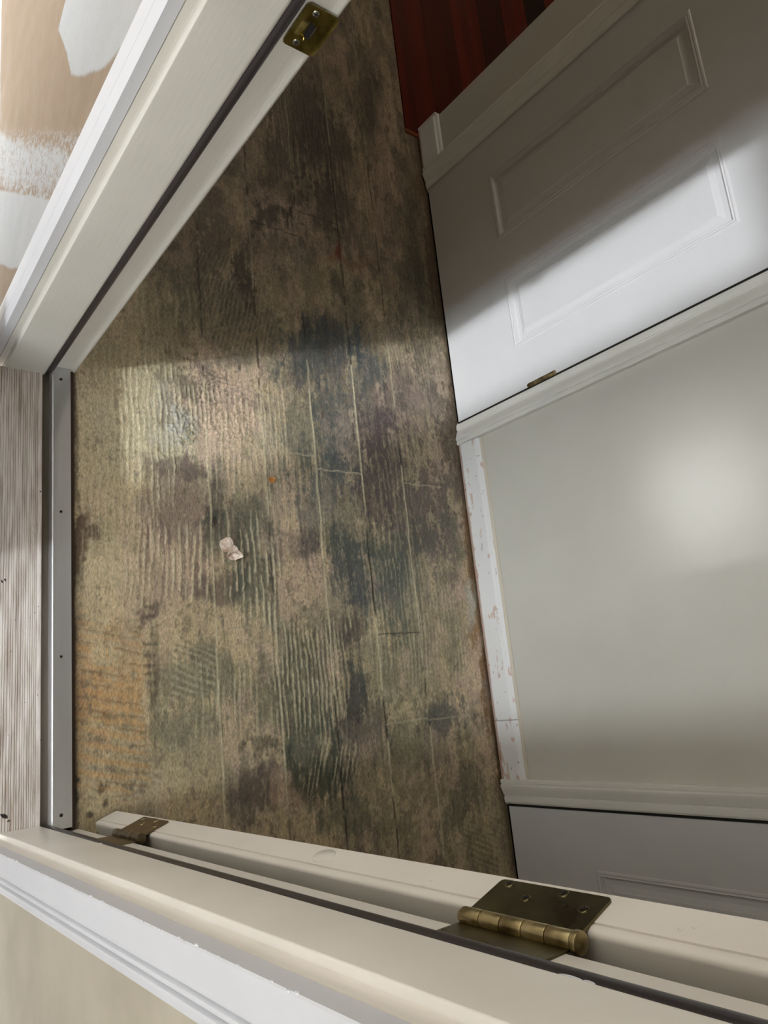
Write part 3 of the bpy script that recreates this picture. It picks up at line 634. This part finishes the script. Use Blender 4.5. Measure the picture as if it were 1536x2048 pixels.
# ---------------------------------------------------------------- open entry door (swung about 160 degrees)
bI = Vector((.0355, .0057, 0)); bX = Vector((.0772, .0197, 0))       # interior / exterior corners of the hinge edge
ex = (bX - bI).normalized(); ed_ = Vector((ex.y, -ex.x, 0))              # towards exterior face / towards the free edge
ez = Vector((0, 0, 1))
def DM():   # local: x = towards free edge, y = towards exterior face, z up
    return Matrix(((ed_.x, ex.x, 0, bI.x), (ed_.y, ex.y, 0, bI.y), (0, 0, 1, 0), (0, 0, 0, 1)))
T = (bX - bI).length; DMX = DM()
def entry_door():
    root = empty('door_1', (bI.x, bI.y, 0)); tag(root, 'white entry door swung wide open, its hinge edge and two hinges along the bottom', 'door', kind='structure')
    z0, z1, W = .014, 2.03, .905
    prof = [(.0002, .0102), (.0020, .0098), (.0020, .0090), (.0004, .0082), (.0004, .0058), (.0014, .0022), (.0035, .0004), (.006, 0), (W, 0), (W, T), (.0015, T), (0, T - .0015), (0, .0105)]
    m = MB(); n = len(prof)
    vs_ = [DMX @ Vector((a, b_, z0)) for a, b_ in prof] + [DMX @ Vector((a, b_, z1)) for a, b_ in prof]
    m.add(vs_, [(i, (i + 1) % n, n + (i + 1) % n, n + i) for i in range(n)] + [tuple(range(n)), tuple(range(2 * n - 1, n - 1, -1))])
    o = smooth_auto(m.build('door_slab', M_jamb, root), 40)
    # oval plug on the edge and a few paint blobs
    bm = bmesh.new(); bmesh.ops.create_cone(bm, cap_ends=True, segments=32, radius1=1, radius2=.9, depth=1)
    m = MB().frombm(bm, DMX @ Matrix.Translation((-.0002, .026, .775)) @ Matrix.Diagonal((.0022, .0125, .0185, 1)) @ Matrix.Rotation(-PI / 2, 4, 'Y'), True)
    q = m.build('edge_plug', M_jamb, root); q['label'] = 'oval filler plug in the door edge'
    m = MB()
    for (y_, z_, r_) in [(.012, .965, .0018), (.020, .968, .0014), (.02, 1.225, .0016), (.024, 1.233, .0012), (.024, .33, .001), (.03, .36, .0008)]:
        bm = bmesh.new(); bmesh.ops.create_icosphere(bm, subdivisions=2, radius=r_); m.frombm(bm, DMX @ Matrix.Translation((0, y_, z_)) @ Matrix.Diagonal((.4, 1, 1.5, 1)), True)
    m.build('paint_blobs', M_jamb, root)['kind'] = 'stuff'
    # interior face panels (moulded) and lever on the far end
    for za, zb in ((.25, .85), (1.05, 1.85)):
        for a, b_ in ((.13, .42), (.50, .79)):
            for side in (0, 1):
                q = MB(); loops = []
                for off, dd in [(0, .0003), (.006, .0035), (.014, .0035), (.022, .0008), (.04, .0008), (.05, .004), (.055, .004)]:
                    yy = -dd if side == 0 else T + dd
                    loops.append([(a + off, yy, za + off), (b_ - off, yy, za + off), (b_ - off, yy, zb - off), (a + off, yy, zb - off)])
                vv = [DMX @ Vector(v) for l in loops for v in l]; fs = []
                for k in range(len(loops) - 1):
                    for e_ in range(4): fs.append((4 * k + e_, 4 * k + (e_ + 1) % 4, 4 * k + 4 + (e_ + 1) % 4, 4 * k + 4 + e_))
                k = 4 * (len(loops) - 1); fs.append((k, k + 1, k + 2, k + 3)); q.add(vv, fs); q.build('raised_panel', M_jamb, root)
    kb = MB()
    p = lambda a, b_, c: DMX @ Vector((a, b_, c))
    kb.cyl(p(W - .07, -.006, .99), p(W - .07, T + .006, .99), .03, 28); kb.cyl(p(W - .07, -.05, .99), p(W - .07, T + .05, .99), .011, 20)
    for s_ in (-.055, T + .055):
        bm = bmesh.new(); bmesh.ops.create_uvsphere(bm, u_segments=20, v_segments=12, radius=.026); kb.frombm(bm, DMX @ Matrix.Translation((W - .07, s_, .99)) @ Matrix.Diagonal((1, .7, 1, 1)), True)
    kb.build('door_knob', M_brass, root)
    return root
door1 = entry_door()
px_, py_ = .0215, .0008      # pin
def entry_hinge(z0, z1, leaf_mat, barrel_mat, lab):
    zc = (z0 + z1) / 2
    # leaf on the door edge
    bm = bmesh.new(); bmesh.ops.create_cube(bm, size=1)
    ya, yb = -.010, .0365
    for v in bm.verts: v.co = Vector((-.0012 + v.co.x * .0022, (ya + yb) / 2 + v.co.y * (yb - ya), zc + v.co.z * (z1 - z0)))
    vert = [e_ for e_ in bm.edges if abs((e_.verts[0].co - e_.verts[1].co).x) > .001 and e_.verts[0].co.y > .02]
    bmesh.ops.bevel(bm, geom=vert, offset=.004, segments=4, profile=.5, affect='EDGES')
    leaf = smooth_auto(MB().frombm(bm, DMX).build('hinge', leaf_mat, door1), 30); leaf['label'] = lab
    # leaf on the jamb rabbet
    MB().box(-.034, .0155, -.0032, -.0012, z0, z1, .0005).build('jamb_leaf', leaf_mat, leaf)
    knuckles(leaf, px_, py_ + .001, z0, z1, .0073, barrel_mat, 5, .0035)
    L_ = z1 - z0
    for (yy, f) in ((.031, .115), (.0175, .37), (.031, .63), (.0175, .88)):
        p0 = DMX @ Vector((-.0020, yy, z0 + f * L_)); p1 = DMX @ Vector((-.0034, yy, z0 + f * L_))
        m = MB(); m.cyl(p0, p1, .0048, 24, .0040, bev=.0003)
        s_ = smooth_auto(m.build('screw', M_brassd if leaf_mat is M_brassd else M_brass, leaf), 30)
        m = MB(); c = DMX @ Matrix.Translation((-.0035, yy, z0 + f * L_)) @ Matrix.Rotation(random.uniform(0, 1.5), 4, 'X')
        m.box(-.0002, .0002, -.0026, .0026, -.0005, .0005, M=c).box(-.0002, .0002, -.0005, .0005, -.0026, .0026, M=c); m.build('screw_slot', M_dark, leaf)
entry_hinge(.180, .2945, metal('old_hinge', (112, 98, 76), (140, 126, 102), .42, 60), metal('old_barrel', (96, 84, 64), (130, 118, 96), .35, 60), 'lower dull bronze hinge near the floor')
entry_hinge(1.047, 1.161, M_brassd, M_brass, 'large shiny brass hinge at the lower right')
entry_hinge(1.80, 1.914, M_brassd, M_brass, 'top brass hinge')

# ---------------------------------------------------------------- threshold
th = empty('threshold', (-.09, .456, -.01)); tag(th, 'aluminium entrance threshold with ribbed outer sill and flat screwed strip', 'threshold')
def sill():
    # ribbed profile from x=-.0565 outwards
    pts = [(-.0565, -.05), (-.0565, -.001), (-.058, .0)]
    x = -.0640; pts.append((-.0640, .0))
    ribs = [-.0655, -.0690, -.0725, -.0765, -.0800, -.0850, -.0885, -.0925, -.0975, -.1010, -.1065, -.1100, -.1150, -.1200, -.1240, -.1290, -.1340, -.1390, -.145, -.151, -.157, -.163, -.169]
    for r in ribs: pts += [(r + .0008, -.0002), (r + .0004, -.0026), (r - .0004, -.0026), (r - .0008, -.0002)]
    pts += [(-.178, -.002), (-.182, -.012), (-.182, -.05)]
    m = MB(); m.extrude_y(pts, .0125, .9035); return m.build('ribbed_sill', M_sill, th)
sill()
m = MB().extrude_y([(-.0565, -.05), (-.0565, -.009), (-.042, -.009), (-.042, -.05)], .0048, .914); o = m.build('seal_channel', metal('channel_metal', (92, 86, 76), (128, 122, 112), .5, 20, (1, .1, 1)), th)
prof = [(-.042, -.05), (-.042, .0125), (-.041, .0150), (-.039, .016), (-.0355, .0156), (-.0065, .0156), (-.0048, .0150), (-.0045, .0135), (-.0045, -.05)]
m = MB().extrude_y(prof, .0045, .9135); strip_o = smooth_auto(m.build('metal_strip', M_alu, th), 30); strip_o['label'] = 'flat scratched aluminium strip'
m = MB().box(-.0045, .0035, -.002, .914, -.05, .005, .001); m.build('wood_edge', mat('sill_wood', (66, 48, 36), .7), th)
for yy in (.8875, .6015, .3145, .028):
    m = MB(); m.cyl((-.0245, yy, .0150), (-.0245, yy, .0162), .0036, 20, bev=.0003); s_ = smooth_auto(m.build('screw', M_screw, strip_o), 30)
    m = MB(); m.cyl((-.0245, yy, .0160), (-.0245, yy, .01640), .0024, 16); m.build('screw_recess', M_dark, strip_o)

# ---------------------------------------------------------------- loose bits
def scrap(name, cx, cy, r, mat_, label, cat, h=.004, seed=1, curl=.006):
    rr = random.Random(seed); bm = bmesh.new(); n = 18; ring = []
    c = bm.verts.new((0, 0, .0015)); rings = []
    for k in range(1, 5):
        ring = []
        for i in range(n):
            a = 2 * PI * i / n; q = r * k / 4 * (.8 + .5 * math.sin(a * 2 + seed) * .5 + .22 * rr.random())
            ring.append(bm.verts.new((q * math.cos(a), q * 1.15 * math.sin(a), .0015 + curl * (k / 4) ** 2 * max(0, math.sin(a * 3 + seed) + .5 * math.sin(a * 7)) + .001 * rr.random())))
        rings.append(ring)
    for i in range(n): bm.faces.new((c, rings[0][i], rings[0][(i + 1) % n]))
    for k in range(3):
        for i in range(n): bm.faces.new((rings[k][i], rings[k + 1][i], rings[k + 1][(i + 1) % n], rings[k][(i + 1) % n]))
    r_ = bmesh.ops.extrude_face_region(bm, geom=bm.faces[:])
    for v in [g for g in r_['geom'] if isinstance(g, bmesh.types.BMVert)]: v.co.z += .0007
    o = MB().frombm(bm, None, False).build(name, mat_); o.location = (cx, cy, .0006); return tag(o, label, cat)
x_, y_ = floor_xy(458, 1100)
scrap('torn_paper', x_, y_, .023, M_scrap, 'crumpled pinkish-white scrap stuck to the floor by the dark stains', 'scrap', seed=3, curl=.020)
x_, y_ = floor_xy(543, 960)
o = scrap('orange_chip', x_, y_, .0105, M_chip, 'small flat orange-brown chip lying near the middle of the floor', 'chip', seed=5, curl=.001); o.scale = (1.25, .6, 1); o.rotation_euler.z = -.3
# dirt crumbs on the ribbed sill
crumb_px = [(8, 1632, .007), (17, 1642, .003), (82, 1480, .002), (4, 1163, .003), (10, 1160, .003), (75, 1390, .0012), (70, 1225, .0013), (77, 1213, .0012), (50, 1405, .0011), (81, 983, .0022), (22, 1303, .0011), (60, 1235, .001), (37, 1113, .001), (16, 1470, .001), (75, 1050, .001), (30, 1240, .0011)]
for i, (u, v, r) in enumerate(crumb_px):
    x_, y_ = floor_xy(u, v); bm = bmesh.new(); bmesh.ops.create_icosphere(bm, subdivisions=2, radius=1)
    rr = random.Random(i)
    for w_ in bm.verts: w_.co *= rr.uniform(.75, 1.1)
    o = MB().frombm(bm, Matrix.Rotation(rr.uniform(0, 3), 4, 'Z') @ Matrix.Diagonal((r, r * .5, min(r, .0016) * .5, 1)), True).build('dirt_crumb', M_crumb)
    o.location = (x_, y_, .0004)
    if r > .006: tag(o, 'largest dark crumb, on the ribbed sill by the hinge jamb', 'dirt crumb')
    else: tag(o, 'tiny dark crumb of dirt on the ribbed metal sill', 'dirt crumb', 'dirt crumbs on the ribbed sill')

# ---------------------------------------------------------------- rest of the house shell
def box_struct(name, a, mat_, label, cat='wall'):
    return tag(MB().box(*a).build(name, mat_), label, cat, kind='structure')
box_struct('ceiling', (-.14, 3.3, -2.0, 4.1, 2.45, 2.5), M_ceil, 'white hall ceiling', 'ceiling')
box_struct('wall_back', (XI, 1.125, -1.35, -1.25, -.01, 2.45), M_wallR, 'beige end wall of the hall behind the entry door')
box_struct('wall_front', (XI, 3.3, 4.0, 4.1, -.01, 2.45), M_wallR, 'beige wall at the far end of the next room')
def hall_fill_lamp(x, y):  # unseen fill lamp added to brighten the dim end of the hall
    r = empty('fill_light', (x, y, 2.45)); tag(r, 'unseen round fill lamp added to brighten the far end of the hall', 'fill light')
    m = MB(); m.cyl((x, y, 2.41), (x, y, 2.449), .15, 40, bev=.004); smooth_auto(m.build('rim', M_brass, r), 30)
    bm = bmesh.new(); bmesh.ops.create_uvsphere(bm, u_segments=32, v_segments=16, radius=.135)
    g = bpy.data.materials.new('fill_lamp_glass'); g.use_nodes = True; b_ = g.node_tree.nodes['Principled BSDF']; b_.inputs['Emission Color'].default_value = (1, .86, .7, 1); b_.inputs['Emission Strength'].default_value = 28
    MB().frombm(bm, Matrix.Translation((x, y, 2.41)) @ Matrix.Diagonal((1, 1, .45, 1)), True).build('diffuser', g, r)
hall_fill_lamp(.6, 3.0)
box_struct('wall_far', (3.2, 3.3, 1.9, 4.0, -.01, 2.45), M_wallR, 'beige far wall of the hardwood room')
box_struct('wall_side', (1.235, 3.3, 1.87, 1.991, -.01, 2.45), M_wallR, 'beige side wall of the hardwood room')
# porch room: deck, side walls, ceiling, end wall, all unseen; openings shape the light
box_struct('floor_porch', (-3.1, -.182, -2.0, 3.2, -.10, -.045), M_deck, 'grey-brown porch deck outside the sill', 'deck')
box_struct('ceiling_porch', (-3.1, -.14, -2.0, 3.2, 3.42, 3.47), M_siding, 'pale porch ceiling', 'ceiling')
m = MB(); m.box(-3.1, -.14, -2.1, -2.0, -.045, .9).box(-3.1, -.14, -2.1, -2.0, 2.4, 3.47).box(-3.1, -1.75, -2.1, -2.0, .9, 2.4).box(-.5, -.14, -2.1, -2.0, .9, 2.4)  # opening added to light the strike jamb
tag(m.build('wall_light_mask', M_siding), 'unseen pale porch side wall, opening added to light the strike jamb', 'wall', kind='structure')
m = MB(); m.box(-3.1, -.14, 3.2, 3.3, -.045, 1.0).box(-3.1, -.14, 3.2, 3.3, 2.5, 3.47).box(-3.1, -1.9, 3.2, 3.3, 1.0, 2.5).box(-.45, -.14, 3.2, 3.3, 1.0, 2.5)  # opening added to light the hinge jamb and door edge
tag(m.build('wall_light_mask', M_siding), 'unseen pale porch side wall, opening added to light the hinge jamb', 'wall', kind='structure')
box_struct('wall_upper', (-.14, 1.235, -2.0, 3.2, 2.5, 3.47), M_siding, 'wall above the hall ceiling')
WX = -3.0  # unseen end wall, openings placed to cut the sun beam and admit sky
m = MB()
m.box(WX - .1, WX, -2.0, 3.2, -.045, .85); m.box(WX - .1, WX, -2.0, 3.2, 3.32, 3.47)
for a, b_ in ((-2.0, -.93), (-.41, -.262), (.070, .30), (2.1, 3.2)): m.box(WX - .1, WX, a, b_, .85, 3.32)
m.box(WX - .1, WX, -.93, -.41, .85, 2.76).box(WX - .1, WX, -.93, -.41, 3.28, 3.32)
m.box(WX - .1, WX, .30, 1.05, 1.58, 3.32)
tag(m.build('wall_light_mask', M_siding), 'unseen pale porch end wall, openings shaped to let in sun and sky light', 'wall', kind='structure')
m = MB().box(-1.56, -1.50, .475, .95, -.045, 2.3, .004); tag(m.build('light_blocker', M_siding), 'unseen broad pale panel added to shade the drywall', 'light blocker')  # unseen blocker added to keep window light off the drywall
# unseen mask added to throw a soft sun spot: openings widest in the middle
m = MB(); pt = .52 / 9
for i in range(9):
    for j in range(9):
        yc, zc = -.922 + (i + .5) * pt, 2.76 + (j + .5) * pt; r_ = math.hypot(i - 4, (j - 4)) / 4
        h = pt * .5 * .97 * math.exp(-(r_ * 1.05) ** 2)
        x0_, x1_ = WX - .012, WX; y0_, y1_, z0_, z1_ = yc - pt / 2, yc + pt / 2, zc - pt / 2, zc + pt / 2
        m.box(x0_, x1_, y0_, y1_, z0_, zc - h).box(x0_, x1_, y0_, y1_, zc + h, z1_).box(x0_, x1_, y0_, yc - h, zc - h, zc + h).box(x0_, x1_, yc + h, y1_, zc - h, zc + h)
tag(m.build('wall_spot_mask', M_siding), 'unseen pierced mask added to throw a soft sun spot on the hall wall', 'light mask', kind='structure')
# unseen stacked blocks added to shade the floor just inside the threshold
for k in range(3):
    m = MB().box(-.36, -.21, .50, .99, -.045 + k * .074, -.045 + k * .074 + .072, .003)
    tag(m.build('sun_blocker', M_deck), ('bottom', 'middle', 'top')[k] + ' of three unseen blocks added to shade the floor by the threshold', 'board')
